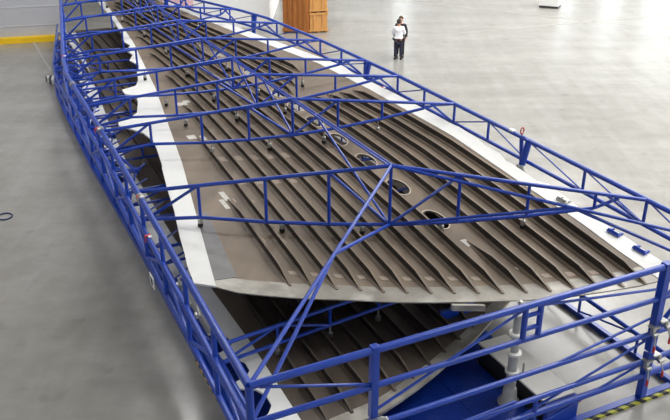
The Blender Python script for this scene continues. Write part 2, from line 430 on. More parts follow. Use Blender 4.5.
# masking tape squares, sealant smears and painted glints on the skin
def patch(name, u, v, du, dv, m, skew=0.):
    bm = NB(); rows = []
    for i in range(3):
        uu = u - du / 2 + du * i / 2
        rows.append([(uu - skew * (-dv / 2), v - dv / 2), (uu, v), (uu - skew * (dv / 2), v + dv / 2)])
    return obj(name, sheet(bm, rows, .004, lambda w: zs(w) + .006), m, wing)
def bay_mid(i, u): return (sv(i, u) + sv(i + 1, u)) / 2
for k in range(5): u = 9.15 - .1 * k; patch('tape_glint_patch', u, bay_mid(1 + k, u) + .03, .34, .2, 'tape_glint', .3)
for k in range(5): u = 7.72 - .13 * k; patch('tape_glint_patch', u, bay_mid(0 + k, u) + (.0 if k else .1), .22, .18, 'tape_glint', .3)
for u, v, a, b in ((7.0, 1.99, .5, .12), (6.6, 1.86, .5, .1), (10.95, 2.42, .3, .22), (10.8, 2.68, .36, .12), (13.85, 2.98, .3, .3), (14.0, 3.16, .25, .2), (2.9, 5.41, .28, .12), (1.66, 5.72, .1, .2)):
    patch('sealant_smear', u, v, a, b, 'sealant')
for i in range(14):
    u = lerp(TIPS[i][0], TIPS[i + 1][0], .5) + .52
    if i in (9, 10): continue
    patch('tape_glint_patch', u, bay_mid(i, u) + .02, .14, .13, 'tape_glint', .4)
for i in range(7):  # pale slivers painting highlights beside the stringer bends, no tape here
    u = 6.72 - .17 * i; patch('tape_glint_patch', u, sv(i, u) + .11, .2, .035, 'tape_glint')
    u = 4.72 - .17 * i; patch('tape_glint_patch', u, sv(i, u) + .11, .2, .035, 'tape_glint')
# little tab under the near edge
obj('edge_tab', box(NB(), W(1.16, 4.27, 1.72), .06, .54, .11, (AX - TX * .0).normalized(), (TX - AX * .5).normalized(), UP), 'land', wing)

# lower panel ------------------------------------------------------
def zl(v): return .62 + .10 * ((v - 3.6) / 3.2) ** 2
low = thing('wing_panel', W(8, 4, .7), 'second brown wing skin panel lying in the shade underneath the upper one', 'wing panel')
LEND = [(.4, .3), (1.1, .4), (1.77, .52), (2.34, .58), (2.8, .74), (3.44, .98), (4.73, 1.58), (5.25, 1.87), (7.1, 2.9)]  # v -> u
LLIN = [(.3, 1.12), (3.23, 1.14), (5.28, 1.08), (7.58, .99), (12.88, 1.04), (16.55, 1.27), (20.83, 1.65), (24.99, 1.98), (36, 3)]
LRIN = [(2.9, 7.1), (8, 7.1), (16, 7.0), (24, 6.2), (36, 5.0)]
def lrow(q, off=0.):
    r = []
    for j in range(15):
        t = j / 14; v0 = lerp(1.12, 7.1, t); u = lerp(curve(LEND, v0) + off, 30.5, q)
        r.append((u, lerp(curve(LLIN, u), curve(LRIN, u), t)))
    return r
obj('skin', sheet(NB(), [lrow(i / 40, .3) for i in range(41)], .035, zl), 'skin_shaded', low)
obj('end_land', sheet(NB(), [lrow(0), lrow(0, .3)], .05, zl), 'land', low)
LLO = [(.3, .5), (1.1, .5), (1.25, .72), (1.42, .84), (1.7, .85), (1.9, .75), (2.02, .52), (2.2, .52), (2.3, .74), (2.42, .84), (2.68, .85), (2.86, .74), (2.95, .5), (3.08, .5), (3.18, .74), (3.3, .83), (3.52, .83), (3.68, .7), (3.76, .46), (4.28, .44), (6, .44), (9.7, .5)]
u = 10.2
while u < 31:
    b_ = curve([(9.7, .5), (16.6, .85), (20.8, 1.2), (25, 1.55), (36, 2.4)], u)
    LLO += [(u, b_), (u + .25, b_ + .16), (u + .5, b_ + .16), (u + .75, b_)]; u += 1.05
us = sorted(set([lerp(.35, 30, i / 40) for i in range(41)] + [a for a, _ in LLO if 0.35 < a < 30]))
rows = [[(u, curve(LLO, u)), (u, lerp(curve(LLO, u), curve(LLIN, u), .5)), (u, curve(LLIN, u))] for u in us]
obj('edge_band', sheet(NB(), rows, .04, lambda v: zl(v) + .012), 'white', low)
for i in range(13):
    v0 = 1.5 + i * .44
    u0 = curve(LEND, v0) + .22
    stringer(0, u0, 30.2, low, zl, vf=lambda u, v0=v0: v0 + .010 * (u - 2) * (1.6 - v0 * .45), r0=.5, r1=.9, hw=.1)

# ------------------------------------------------------------------ transport frames
ZT, ZM, ZB = 2.62, 2.03, 1.36
PL = [(-.35, -.09), (5.4, .0), (8.6, .06), (14.2, .08), (15.5, .1), (17.0, .25), (19.8, .62), (27.3, 1.65), (31, 2.18)]
PR = [(-.35, 8.55), (5, 8.60), (11.1, 8.60), (13.2, 8.54), (16.1, 8.43), (20.2, 8.12), (22, 7.70), (25, 6.75), (31, 5.9)]
up = thing('transport_frame', W(-.35, 4, 0), 'blue tubular transport frame around the upper wing panel, with guard rails on all sides', 'frame')
lo = thing('transport_frame', W(-.3, 4, 0), 'blue lower transport frame standing on the floor on hazard striped base beams', 'frame')
def side_pts(P, z, us, dv=0): return [W(u, curve(P, u) + dv, z) for u in us]
USL = [-.35, 5.4, 8.6, 14.2, 15.5, 16.2, 17.0, 19.8, 23.5, 27.3, 31]
USR = [-.35, 5, 11.1, 13.2, 16.1, 18.2, 20.2, 22, 25, 31]
for P, US in ((PL, USL), (PR, USR)):
    obj('top_rail', path(NB(), side_pts(P, ZT, US), .058 if P is PL else .05, 12), 'blue', up, smooth=True)
    obj('bottom_rail', path(NB(), side_pts(P, ZB, US), .05, 10), 'blue', up, smooth=True)
obj('middle_rail', path(NB(), side_pts(PL, ZM, USL, -.03), .05, 10), 'blue', up, smooth=True)
obj('middle_rail', path(NB(), side_pts(PR, 2.12, USR), .045, 10), 'blue', up, smooth=True)
# left side posts and diagonals
ul = [-.35 + 1.55 * k for k in range(20)]
for k, u in enumerate(ul):
    v = curve(PL, u)
    if k: bar('post', W(u, v, ZT), W(u, v, ZB), .04, up, n=8)
    if k < len(ul) - 1:
        u2 = ul[k + 1]; v2 = curve(PL, u2)
        if k % 2 == 0: bar('diagonal', W(u, v, ZB), W(u2, v2, ZM), .03, up, n=8)
        else: bar('diagonal', W(u, v, ZM), W(u2, v2, ZB), .03, up, n=8)
ur = [1.68, 3.38, 5.22, 6.75, 8.23, 9.7, 11.15, 12.8, 14.6, 16.1, 17.8, 19.4, 21.0, 22.7, 24.4, 26, 28, 30]
for k, u in enumerate(ur):
    v = curve(PR, u)
    if u in (5.22, 12.8, 21.0, 28):
        bar('corner_post', W(u, v, ZT + .03), W(u + .03, v - .13, 2.0 if u < 20 else 1.55), .08, up, n=12)
        bar('corner_post', W(u + .28, v, ZT), W(u + .05, v - .12, 2.1), .05, up, n=10)
        obj('socket', lathe(NB(), W(u + .03, v - .14, 1.80 if u < 20 else 1.35), [(.09, 0), (.1, .02), (.1, .24), (.075, .27)]), 'steel', up, smooth=True)
    else: bar('post', W(u, v, ZT), W(u, v, 2.12), .035, up, n=8)
    if k < len(ur) - 1:
        u2 = ur[k + 1]; v2 = curve(PR, u2)
        if u < 5.3: bar('diagonal', W(u2, v2, ZT - .02), W(u, v, 2.14), .018, up, n=6)
        else: bar('diagonal', W(u2, v2, 2.14), W(u, v, ZT - .02), .018, up, n=6)
bar('diagonal', W(1.68, curve(PR, 1.68), ZT), W(.2, 8.55, 2.14), .018, up, n=6)
# near end of the upper frame
UEN = -.35
for name, z, r in (('top_rail', ZT, .054), ('middle_rail', ZM, .045), ('bottom_rail', ZB, .045)):
    bar(name, W(UEN, -.09, z), W(UEN, 8.55, z), r, up, n=12)
bar('corner_post', W(UEN, -.09, ZT + .01), W(UEN, -.09, ZB), .055, up, n=12)
bar('corner_post', W(UEN, 8.55, ZT + .01), W(UEN, 8.55, ZB), .055, up, n=12)
def sqpost(name, u, v, z0, z1, s, parent):
    return obj(name, box(NB(), W(u, v, (z0 + z1) / 2), s, s, z1 - z0, AX, TX, UP, .015), 'blue', parent)
sqpost('corner_post', UEN, 1.68, 1.50, ZT + .07, .11, up)
sqpost('corner_post', UEN, 6.94, 1.02, ZT + .07, .13, up)
sqpost('corner_post', UEN, 1.68, 1.24, 1.46, .11, up)
for v in (4.18, 4.46): bar('post', W(UEN, v, ZT), W(UEN, v, ZM), .045, up, n=10)
for z in (ZT - .17, ZT - .40): bar('rung', W(UEN, 4.18, z), W(UEN, 4.46, z), .035, up, n=8)
for a, b in (((.05, ZT - .06), (1.62, ZM + .05)), ((1.75, 1.62), (4.14, ZT - .05)), ((4.52, ZT - .06), (6.8, ZM + .2)), ((4.6, ZB - .03), (6.8, ZM - .35)), ((6.9, ZM), (8.5, ZT)), ((6.9, ZB), (8.5, ZM)), ((.05, ZM - .05), (1.62, ZB + .05))):
    bar('diagonal', W(UEN, a[0], a[1]), W(UEN, b[0], b[1]), .022, up, n=8)
# collars on the joints of the left top rail
for u in (5.85, 10.1, 14.2):
    bar('collar', W(u - .1, curve(PL, u - .1), ZT), W(u + .1, curve(PL, u + .1), ZT), .085, up, 'steel', 12)
# label plates on the left side
for u, z in ((4.95, 1.36),):
    obj('label_plate', box(NB(), W(u, -.125, z - .02), .30, .012, .24, AX, TX, UP), 'tag', up)
    obj('label_plate', box(NB(), W(u, -.133, z - .02), .14, .006, .14, AX, TX, UP), 'dark', up)
# metal hardware between the left rails
for u, z in ((3.9, 1.75), (3.3, 1.7), (2.75, 1.8), (6.5, 1.8), (8.2, 1.75)):
    bm = NB(); box(bm, W(u, .12, z), .10, .09, .08, AX, TX, UP, .015); tube(bm, W(u - .14, .12, z + .06), W(u + .14, .16, z + .06), .022, 8)
    obj('latch', bm, 'steel', up)

# lower frame: rails, posts, base beams
ZL1, ZL2 = .88, .50
def lowP(P, s): return lambda u: curve(P, u) + s
PLL = [(-.35, .40), (8.8, .42), (14.6, .34), (20, .40), (22.4, .48), (24, .66), (31, 1.8)]
USLL = [-.35, 8.8, 14.6, 20, 22.4, 24, 27, 31]
lL, lR = lowP(PLL, 0), lowP(PR, -.82)
for f, US, zz in ((lL, USLL, (ZL1, ZL2)), (lR, USR, (.50,))):
    for z in zz: obj('side_rail', path(NB(), [W(u, f(u), z) for u in US], .045, 10), 'blue', lo, smooth=True)
    bm = NB(); wd_ = .14 if f is lL else .09
    for a, b in zip(US, US[1:]):
        p, q = W(a, f(a), .09), W(b, f(b), .09); d = (q - p).normalized()
        box(bm, (p + q) / 2 - UP * (.0 if f is lL else .03), (q - p).length, wd_, wd_ + .01, d, Vector((-d.y, d.x, 0)), UP)
    obj('base_beam', bm, 'blue', lo)
    for k in range(19):
        u = .6 + 1.55 * k
        bar('post', W(u, f(u), zz[0]), W(u, f(u), .12), .03, lo, n=8)
        if k % 2 == 0 or f is lR: bar('diagonal', W(u, f(u), zz[0]), W(u + 1.5, f(u + 1.5), .14), .02, lo, n=8)
    if f is lL:
        for k in range(15):
            u = 5.6 + 1.55 * k
            bar('outrigger', W(u, f(u), ZL1), W(u - .25, f(u) + .80, .92), .03, lo, n=8)
            bar('outrigger', W(u, f(u), ZL1), W(u + .6, f(u) + .75, .92), .024, lo, n=8)
# struts carrying the upper frame on the lower one
for k in range(10):
    u = .4 + 2.9 * k
    bar('strut', W(u, lL(u), ZL1), W(u, curve(PL, u) + .02, ZB), .045, lo, n=8)
    bar('strut', W(u, lR(u), .5), W(u, curve(PR, u) - .02, ZB), .045, lo, n=8)
for a, b in ((.9, 2.0), (2.7, 4.0)):
    bm = NB(); fbox(bm, a, b, .318, .332, .02, .07); obj('hazard_strip', bm, 'hazA', lo)
for name, z, r in (('top_rail', .82, .045), ('middle_rail', .52, .055)):
    bar(name, W(UEN, .4, z), W(UEN, 7.7, z), r, lo, n=12)
    bar(name, W(UEN, 7.7, z), W(UEN, 9.6, z), r, lo, n=12)
bm = NB(); fbox(bm, -.40, -.28, .28, 9.6, 0, .07); obj('base_beam', bm, 'blue', lo)
bm = NB(); fbox(bm, -.46, -.40, 4.6, 9.6, .0, .05); obj('hazard_strip', bm, 'hazT', lo)
sqpost('corner_post', UEN, 6.94, .07, .98, .13, lo)
sqpost('corner_post', UEN, 1.68, .07, 1.2, .11, lo)
sqpost('corner_post', UEN, .43, .07, 1.3, .12, lo)
for a, b in (((1.75, .78), (4.2, .9)), ((4.4, .18), (6.8, .78)), ((4.3, .55), (6.8, 1.25)), ((1.8, .56), (4.0, .8))):
    bar('diagonal', W(UEN, a[0], a[1]), W(UEN, b[0], b[1]), .022, lo, n=8)
bar('post', W(UEN, 9.56, .86), W(UEN, 9.56, .06), .05, lo, n=10)
bar('post', W(UEN, 4.6, .82), W(UEN, 4.6, .12), .04, lo, n=8)
# toggle clamps holding the two frames together at the right post of the near end
cl_lab = ['steel toggle clamp with red grip, upper left of the four on the right-hand post', 'steel toggle clamp with red grip, upper right of the four on the right-hand post',
          'steel toggle clamp with red grip, lower left of the four on the right-hand post', 'steel toggle clamp with red grip, lower right of the four on the right-hand post']
for k, (dv, z) in enumerate(((-.13, 1.47), (.13, 1.55), (-.13, .80), (.13, .88))):
    t = thing('toggle_clamp', W(UEN - .02, 6.95 + dv, z), cl_lab[k], 'clamp', 'toggle clamps on the right-hand post')
    bm = NB(); box(bm, W(UEN - .09, 6.95 + dv, z), .07, .07, .12, AX, TX, UP, .012); box(bm, W(UEN - .05, 6.95 + dv * .6, z + .06), .14, .15, .035, AX, TX, UP, .01)
    tube(bm, W(UEN - .15, 6.95 + dv - .05, z - .03), W(UEN - .15, 6.95 + dv + .05, z - .03), .03, 10)
    obj('clamp_body', bm, 'steel', t)
    bar('lever', W(UEN - .15, 6.95 + dv, z - .02), W(UEN - .2, 6.95 + dv * 1.25, z - .22), .012, t, 'steel', 8)
    obj('grip', lathe(NB(), W(UEN - .2, 6.95 + dv * 1.25, z - .36), [(.010, .02), (.02, .03), (.022, .08), (.02, .13), (.012, .15)], 12), 'red', t, smooth=True)
t = thing('toggle_clamp', W(UEN - .02, 1.68, 1.48), 'steel toggle clamp at the foot of the left post of the near end rail', 'clamp')
bm = NB(); box(bm, W(UEN - .1, 1.68, 1.48), .08, .24, .1, AX, TX, UP, .015); box(bm, W(UEN - .13, 1.55, 1.45), .08, .07, .16, AX, TX, UP, .015); box(bm, W(UEN - .13, 1.81, 1.45), .08, .07, .16, AX, TX, UP, .015)
obj('clamp_body', bm, 'steel', t)

# ------------------------------------------------------------------ gabled cross trusses over the upper panel
TR = [(6.2, 1.68, 4.31, 3.24), (10.0, 8.23, 4.47, 3.07), (12.1, 11.1, 4.47, 3.05), (14.05, 13.1, 4.47, 3.04), (16.95, 16.05, 4.47, 3.0), (19.9, 19.2, 4.5, 2.98), (22.9, 22.3, 4.55, 2.96), (26, 25.5, 4.6, 2.95), (29.3, 29, 4.4, 2.95)]
ordn = ['nearest to the camera', 'second from the near end', 'third from the near end', 'fourth from the near end', 'fifth from the near end', 'sixth from the near end', 'seventh from the near end', 'eighth from the near end', 'farthest of the nine']
APEX, LOWN = [], []
for k, (uL, uR, va, za) in enumerate(TR):
    vL, vR = curve(PL, uL), curve(PR, uR)
    def PT(s, z): return W(lerp(uL, uR, s), lerp(vL, vR, s), z)
    sa = (va - vL) / (vR - vL)
    def upz(s): return lerp(ZT, za, s / sa) if s < sa else lerp(za, ZT, (s - sa) / (1 - sa))
    def vv(s): return lerp(vL, vR, s)
    lift = .22 if k == 0 else .34
    def loz(s): return zs(vv(s)) + lift + (.12 * max(0, (s - .55) / .45))
    t = thing('cross_truss', PT(sa, loz(sa)), 'blue gabled cross truss spanning over the upper wing panel, %s' % ordn[k], 'truss', 'gabled cross trusses over the upper wing panel')
    obj('upper_chord', path(NB(), [PT(0, ZT), PT(sa, za)], .038, 10), 'blue', t, smooth=True)
    obj('upper_chord', path(NB(), [PT(sa, za), PT(1, ZT)], .038, 10), 'blue', t, smooth=True)
    S_ = [sa * x for x in (.245, .51, .76)] + [sa] + [lerp(sa, 1, x) for x in (.27, .54, .80)]
    lc = [PT(0, ZM)] + [PT(s, loz(s)) for s in S_[:-1]] + [PT(S_[-1], min(loz(S_[-1]), upz(S_[-1]) - .1))]
    obj('lower_chord', path(NB(), lc, .037, 10), 'blue', t, smooth=True)
    bar('lower_chord', lc[-1], PT(lerp(S_[-1], 1, .45), ZT - .02 + .05), .034, t, n=8)
    bar('diagonal', PT(lerp(S_[-1], 1, .2), upz(lerp(S_[-1], 1, .2))), PT(1, 2.12), .03, t, n=8)
    for s in S_: bar('post', PT(s, upz(s)), PT(s, min(loz(s), upz(s) - .08)), .033, t, n=8)
    bar('diagonal', PT(.012, ZM), PT(S_[0], upz(S_[0])), .032, t, n=8)
    bar('diagonal', PT(S_[2], upz(S_[2])), PT(sa, loz(sa)), .032, t, n=8)
    bar('diagonal', PT(S_[4], upz(S_[4])), PT(sa, loz(sa)), .032, t, n=8)
    for s in (.122, .287, .448, .606, .766):
        v = vv(s)
        if v < curve(LIN, lerp(uL, uR, s)) - .3 : continue
        c = PT(s, zs(v)); c = Vector((c.x, c.y, zs(v) + .015))
        top = loz(s) - .02
        bm = NB(); lathe(bm, Vector((c.x, c.y, c.z)), [(.018, .09), (.018, top - c.z)], 8)
        lathe(bm, Vector((c.x, c.y, c.z)), [(.05, .085), (.05, .17), (.03, .19)], 12)
        f = obj('foot', bm, 'steel', t, smooth=True)
        obj('rubber_pad', lathe(NB(), c, [(.04, 0), (.054, .015), (.054, .07), (.035, .09)], 12), 'rubber', f, smooth=True)
    APEX.append(PT(sa, za)); LOWN.append(PT(sa, loz(sa)))
ridge = thing('ridge_truss', APEX[1], 'blue ridge rail running lengthwise over the tops of the cross trusses', 'truss')
for k in range(len(APEX) - 1):
    a, b = APEX[k], APEX[k + 1]
    d = (b - a).normalized(); s = Vector((d.y, -d.x, 0)) * .036
    bar('ridge_rail', a + s, b + s, .024, ridge, n=8); bar('ridge_rail', a - s, b - s, .024, ridge, n=8)
    bar('diagonal', a.lerp(b, .72 if k == 0 else .8), LOWN[k], .026, ridge, n=8)
# raking braces from the first apex to the near corners
ck = thing('raking_brace', W(UEN, -.09, ZT), 'pair of thin blue braces slanting from first truss apex to the left near corner', 'brace')
J = APEX[0].lerp(W(UEN, -.09, ZT), .50)
bar('brace_rod', APEX[0], W(UEN, -.09, ZT), .032, ck, n=8)
bar('brace_rod', LOWN[0], J, .032, ck, n=8); bar('brace_rod', J, W(UEN, -.09, ZM), .032, ck, n=8)
ck = thing('raking_brace', W(UEN, 8.55, ZT), 'pair of thin blue braces slanting from first truss apex to the right near corner', 'brace')
J = APEX[0].lerp(W(UEN, 8.55, ZT), .55)
bar('brace_rod', APEX[0], W(UEN, 8.55, ZT), .032, ck, n=8)
bar('brace_rod', LOWN[0], J, .032, ck, n=8); bar('brace_rod', J, W(UEN, 8.55, ZM), .032, ck, n=8)

# flat trusses over the lower panel
ord2 = ['nearest to the camera', 'second from the near end', 'third from the near end', 'fourth from the near end', 'fifth from the near end', 'sixth from the near end', 'seventh from the near end']
for k, u0 in enumerate((2.55, 6.3, 9.4, 12.4, 15.4, 18.4, 21.6)):
    sl = lerp(.12, 0, min(1, k / 3))
    f = lambda s: u0 + sl * s * 7.4
    vL, vR = lL(u0), lR(u0)
    def PT(s, z): return W(f(s), lerp(vL, vR, s), z)
    t = thing('cross_truss', PT(.5, .9), 'blue flat cross truss over the lower wing panel, %s' % ord2[k], 'truss', 'flat cross trusses over the lower wing panel')
    bar('upper_chord', PT(0, 1.26), PT(1, 1.26), .036, t, n=8); bar('lower_chord', PT(0, .9), PT(1, .9), .034, t, n=8)
    for j in range(1, 7):
        s = j / 7; bar('post', PT(s, 1.26), PT(s, .9), .028, t, n=8)
        if j % 2: bar('diagonal', PT(s, 1.26), PT((j + 1) / 7, .9), .026, t, n=8)
        v = lerp(vL, vR, s)
        c = PT(s, zl(v) + .015)
        bm = NB(); lathe(bm, c, [(.02, .06), (.02, .9 - c.z)], 8); lathe(bm, c, [(.05, 0), (.05, .09), (.03, .1)], 10)
        obj('foot', bm, 'steel', t)
    bar('diagonal', PT(0, .9), PT(1 / 7, 1.26), .026, t, n=8)
# fan braces in the gap between left rails and wing edge
for k, u0 in enumerate((10.4, 13.2, 16.2, 19.3, 22.6)):
    n0 = W(u0, curve(PL, u0) + .75, 1.35)
    t = thing('fan_brace', n0, 'blue fan of short struts in the gap by the left rail, %s' % ('nearest of the five', 'second of the five', 'third of the five', 'fourth of the five', 'farthest of the five')[k], 'brace', 'fan braces in the left gap')
    for du, dv, z in ((-1.3, -.72, ZM), (1.3, -.72, ZM), (0, -.72, ZB), (-1., -.45, ZL1), (1., -.45, ZL1), (0, .25, 1.5)):
        bar('fan_strut', n0, W(u0 + du, curve(PL, u0 + du) + .75 + dv + (.0), z), .03, t, n=8)
    obj('hub', lathe(NB(), n0 - Vector((0, 0, .08)), [(.06, 0), (.08, .03), (.08, .13), (.06, .16)], 12), 'blue', t, smooth=True)

for k, (u, v, m, lab) in enumerate(((3.1, 7.8, 'steel', 'small bare steel clip on the right white edge, beyond the nearest truss'), (1.57, 7.72, 'blue', 'blue clip on the right white edge just before the nearest truss'), (.86, 7.66, 'blue', 'blue clip on the right white edge closest to the near end rail'))):
    t = thing('edge_clip', W(u, v, zs(v)), lab, 'clip', 'clips on the right white edge')
    bm = NB(); box(bm, W(u, v, zs(v) + .04), .30, .06, .04, AX, TX, UP, .012); tube(bm, W(u - .13, v, zs(v) + .07), W(u + .13, v, zs(v) + .07), .018, 8); obj('clip_body', bm, m, t)
    for du in (-.11, .11): obj('jaw', box(NB(), W(u + du, v + .06, zs(v) + .05), .04, .13, .04, AX, TX, UP, .008), m, t)
# locking pins with ribbons on the rails
PINS = [(5.85, 0, ZT + .06, 'red ribbon tied to the left top rail where the nearest cross truss meets it'), (5.35, -.03, ZM + .05, 'red ribbon and white tag on the left middle rail below the top rail'),
        (10.1, 0, ZT + .06, 'red ribbon on the left top rail at the second cross truss'), (17.4, .32, ZT + .06, 'red ribbon at the bend of the left top rail, far end'),
        (5.5, 8.6, ZT + .05, 'red ring pin standing on the right top rail above the thick post'), (11.6, 8.35, 2.2, 'small red pin on the right edge of the wing panel near the third truss')]
for k, (u, v, z, lab) in enumerate(PINS):
    t = thing('locking_pin', W(u, v, z), lab, 'pin', 'red tagged locking pins')
    if k == 4:
        c = W(u, v, z + .1); bm = NB()
        path(bm, [c + TX * (.045 * math.cos(a)) + UP * (.075 * math.sin(a)) for a in [2 * PI * i / 14 for i in range(15)]], .016, 8)
        obj('ring', bm, 'red', t, smooth=True); bar('pin_shaft', W(u, v, z - .06), W(u, v, z + .02), .02, t, 'steel', 8)
        obj('pin_tag', box(NB(), W(u + .35, v, z), .16, .1, .05, AX, TX, UP, .012), 'tag', t)
    else:
        bm = NB(); box(bm, W(u, v, z), .06, .11, .03, AX, TX, UP, .01); box(bm, W(u - .02, v - .06, z - .06), .05, .016, .12, AX, TX, UP, .005)
        obj('ribbon', bm, 'ribbon', t)
        obj('pin_tag', box(NB(), W(u - .08, v + .02, z + .01), .06, .07, .03, AX, TX, UP, .01), 'tag', t)

# ------------------------------------------------------------------ deck, jack, case at the near end
dk = thing('deck_plate', W(.8, 3.6, 0), 'glossy blue deck plate on the floor inside the frame, below the wing panels', 'deck')
bm = NB(); ring = [(-.24, .5)] + [(u, lL(u) + .1) for u in (6, 15.2, 17, 19.8, 23.5, 28)] + [(u, lR(u) - .1) for u in (28, 24, 20, 16, 11)] + [(10.5, 5.6), (1.75, 5.6), (1.75, 4.9), (-.24, 4.9)]
prism(bm, [W(u, v) for u, v in ring], .14, .02); obj('deck_top', bm, 'blue_deck', dk)
for k in range(4):
    bm = NB(); fbox(bm, .2, 2.2, 1.0 + k * 1.0, 1.04 + k * 1.0, .14, .15); obj('deck_rib', bm, 'blue_deck', dk)
bm = NB(); fbox(bm, 1.8, 2.5, 4.6, 5.35, .36, .44); fbox(bm, 2.4, 2.5, 4.6, 5.35, .1, .8); obj('bracket', bm, 'blue', lo)
cs = thing('equipment_case', W(.9, 5.4, 0), 'long low white topped case lying beside the blue deck under the wing tip', 'case')
bm = NB(); fbox(bm, -.17, 1.66, 4.97, 5.55, .02, .46, .01); obj('body', bm, 'dark', cs)
bm = NB(); fbox(bm, -.19, 1.68, 4.95, 5.57, .46, .50, .01); obj('lid', bm, 'case', cs)
bm = NB(); fbox(bm, -.27, -.18, 4.95, 5.6, .02, .46, .01); obj('end_panel', bm, 'blue', cs)
bm = NB(); fbox(bm, -.25, -.17, 5.61, 5.68, .30, .36, .01); obj('marker_lamp', bm, 'red', cs)
jk = thing('support_jack', W(.42, 4.72, .14), 'grey steel column jack with square head plate standing on deck before the panel edge', 'jack')
jp = W(.42, 4.72, .14)
obj('base', lathe(NB(), jp, [(.19, 0), (.19, .03), (.13, .12), (.11, .30), (.085, .34)], 20), 'jack', jk, smooth=True)
obj('column', lathe(NB(), jp, [(.085, .33), (.085, .95), (.07, 1.0), (.07, 1.78)], 20), 'jack', jk, smooth=True)
for z in (.62, .98, 1.36): obj('collar', lathe(NB(), jp + Vector((0, 0, z)), [(.085, 0), (.12, .01), (.12, .05), (.085, .06)], 20), 'case', jk, smooth=True)
obj('head_plate', box(NB(), jp + Vector((0, 0, 1.80)), .26, .26, .04, AX, TX, UP, .008), 'jack', jk)
obj('head_pin', lathe(NB(), jp + Vector((0, 0, 1.82)), [(.05, 0), (.05, .05), (.03, .07), (.025, .14), (.04, .15), (.04, .18), (.02, .19)], 12), 'steel', jk, smooth=True)
obj('crank', tube(tube(NB(), jp + Vector((0, 0, .55)), jp + Vector((.2, .06, .55)), .02, 8), jp + Vector((.2, .06, .55)), jp + Vector((.2, .06, .75)), .018, 8), 'steel', jk)

# ------------------------------------------------------------------ crates, cabinet, small floor items
def crate(c, ang, w, d, z0, h, label, m, mb, slats):
    """c: middle of the front foot"""
    ca = Vector((math.cos(math.radians(ang)), math.sin(math.radians(ang)), 0)); cb = Vector((-ca.y, ca.x, 0))
    c = Vector((c[0], c[1], z0)) + cb * (d / 2)
    t = thing('wooden_crate', c, label, 'crate', 'wooden crates in the back')
    obj('box', box(NB(), c + UP * (h / 2 + .04), w - .06, d - .06, h - .08, ca, cb, UP, .01), m, t)
    for k in range(slats):
        s = (k + .5) / slats - .5
        obj('batten', box(NB(), c + ca * (s * (w - .06)) - cb * (d / 2 - .01) + UP * (h / 2 + .04), .16 if slats > 3 else .09, .05, h - .08, ca, cb, UP), mb, t)
    for z in (.12, h - .06):
        obj('crossbar', box(NB(), c - cb * (d / 2 + .01) + UP * z, w, .03, .09, ca, cb, UP), mb, t)
        obj('crossbar', box(NB(), c + ca * (w / 2 - .015) + UP * z, .05, d, .09, ca, cb, UP), mb, t)
    for s in (-1, 0, 1): obj('skid', box(NB(), c + ca * (s * (w / 2 - .08)) + UP * .04, .1, d - .1, .08, ca, cb, UP), mb, t)
    return t
crate((-1.95, 39.22), -13, 1.34, .8, 0, 2.9, 'tall brown slatted wooden crate standing left of the lighter crates', 'crate2', 'crate2', 5)
crate((-.80, 39.32), 12, .94, .9, 0, .98, 'light orange plywood crate on the floor, under the taller crate', 'crate', 'crate', 2)
crate((-.80, 39.32), 12, .94, .9, .98, 1.9, 'tall light orange plywood crate stacked on the lower plywood crate', 'crate', 'crate', 2)
cab = thing('cabinet', Vector((12.0, 45.6, 0)), 'white cabinet with dark plinth standing alone on the far floor', 'cabinet')
c2a, c2b = Vector((.9, -.42, 0)).normalized(), Vector((.42, .9, 0)).normalized()
cc = Vector((12.25, 45.9, 0))
obj('body', box(NB(), cc + UP * .62, 1.1, .9, 1.0, c2a, c2b, UP, .02), 'cabinet', cab)
obj('plinth', box(NB(), cc + UP * .06, 1.06, .86, .12, c2a, c2b, UP), 'dark', cab)
obj('door', box(NB(), cc - c2b * .46 + UP * .62, .9, .02, .85, c2a, c2b, UP), 'cabinet', cab)
cbm = NB(); pts = []
for i in range(40):
    a = i / 39 * 2 * PI * 1.15 - 2.4
    pts.append(W(12.1 + .2 * math.sin(a), -2.28 + .17 * math.cos(a) - (.25 * max(0, (i - 32) / 7)), .02 + .004 * i / 40))
tag(obj('cable', path(cbm, pts, .018, 6), 'cable', None, W(12.1, -2.28, 0), smooth=True), 'loop of thin blue cable lying on the bare floor at the left', 'cable')
zb = W(24.4, .55, 0)
tag(obj('marker_block', box(NB(), zb + UP * .1, .62, .3, .2, Vector((.6, -.8, 0)), Vector((.8, .6, 0)), UP, .02), 'zebra', None, zb), 'small black and white striped block on the floor outside the left rail', 'marker')
for k, (x, y) in enumerate(((19, 70), (38, 236))): pass
bd = thing('notice_board', Vector((-7.3, 37.2, 0)), 'pale pink board on two legs standing behind the far end of the frame', 'board')
obj('board_face', box(NB(), Vector((-7.3, 37.2, 1.7)), 1.5, .05, 1.2, Vector((.95, .3, 0)), Vector((-.3, .95, 0)), UP), 'poster', bd)
for s in (-.6, .6): bar('board_leg', Vector((-7.3 + .95 * s, 37.2 + .3 * s, 0)), Vector((-7.3 + .95 * s, 37.2 + .3 * s, 1.15)), .03, bd, 'steel', 8)

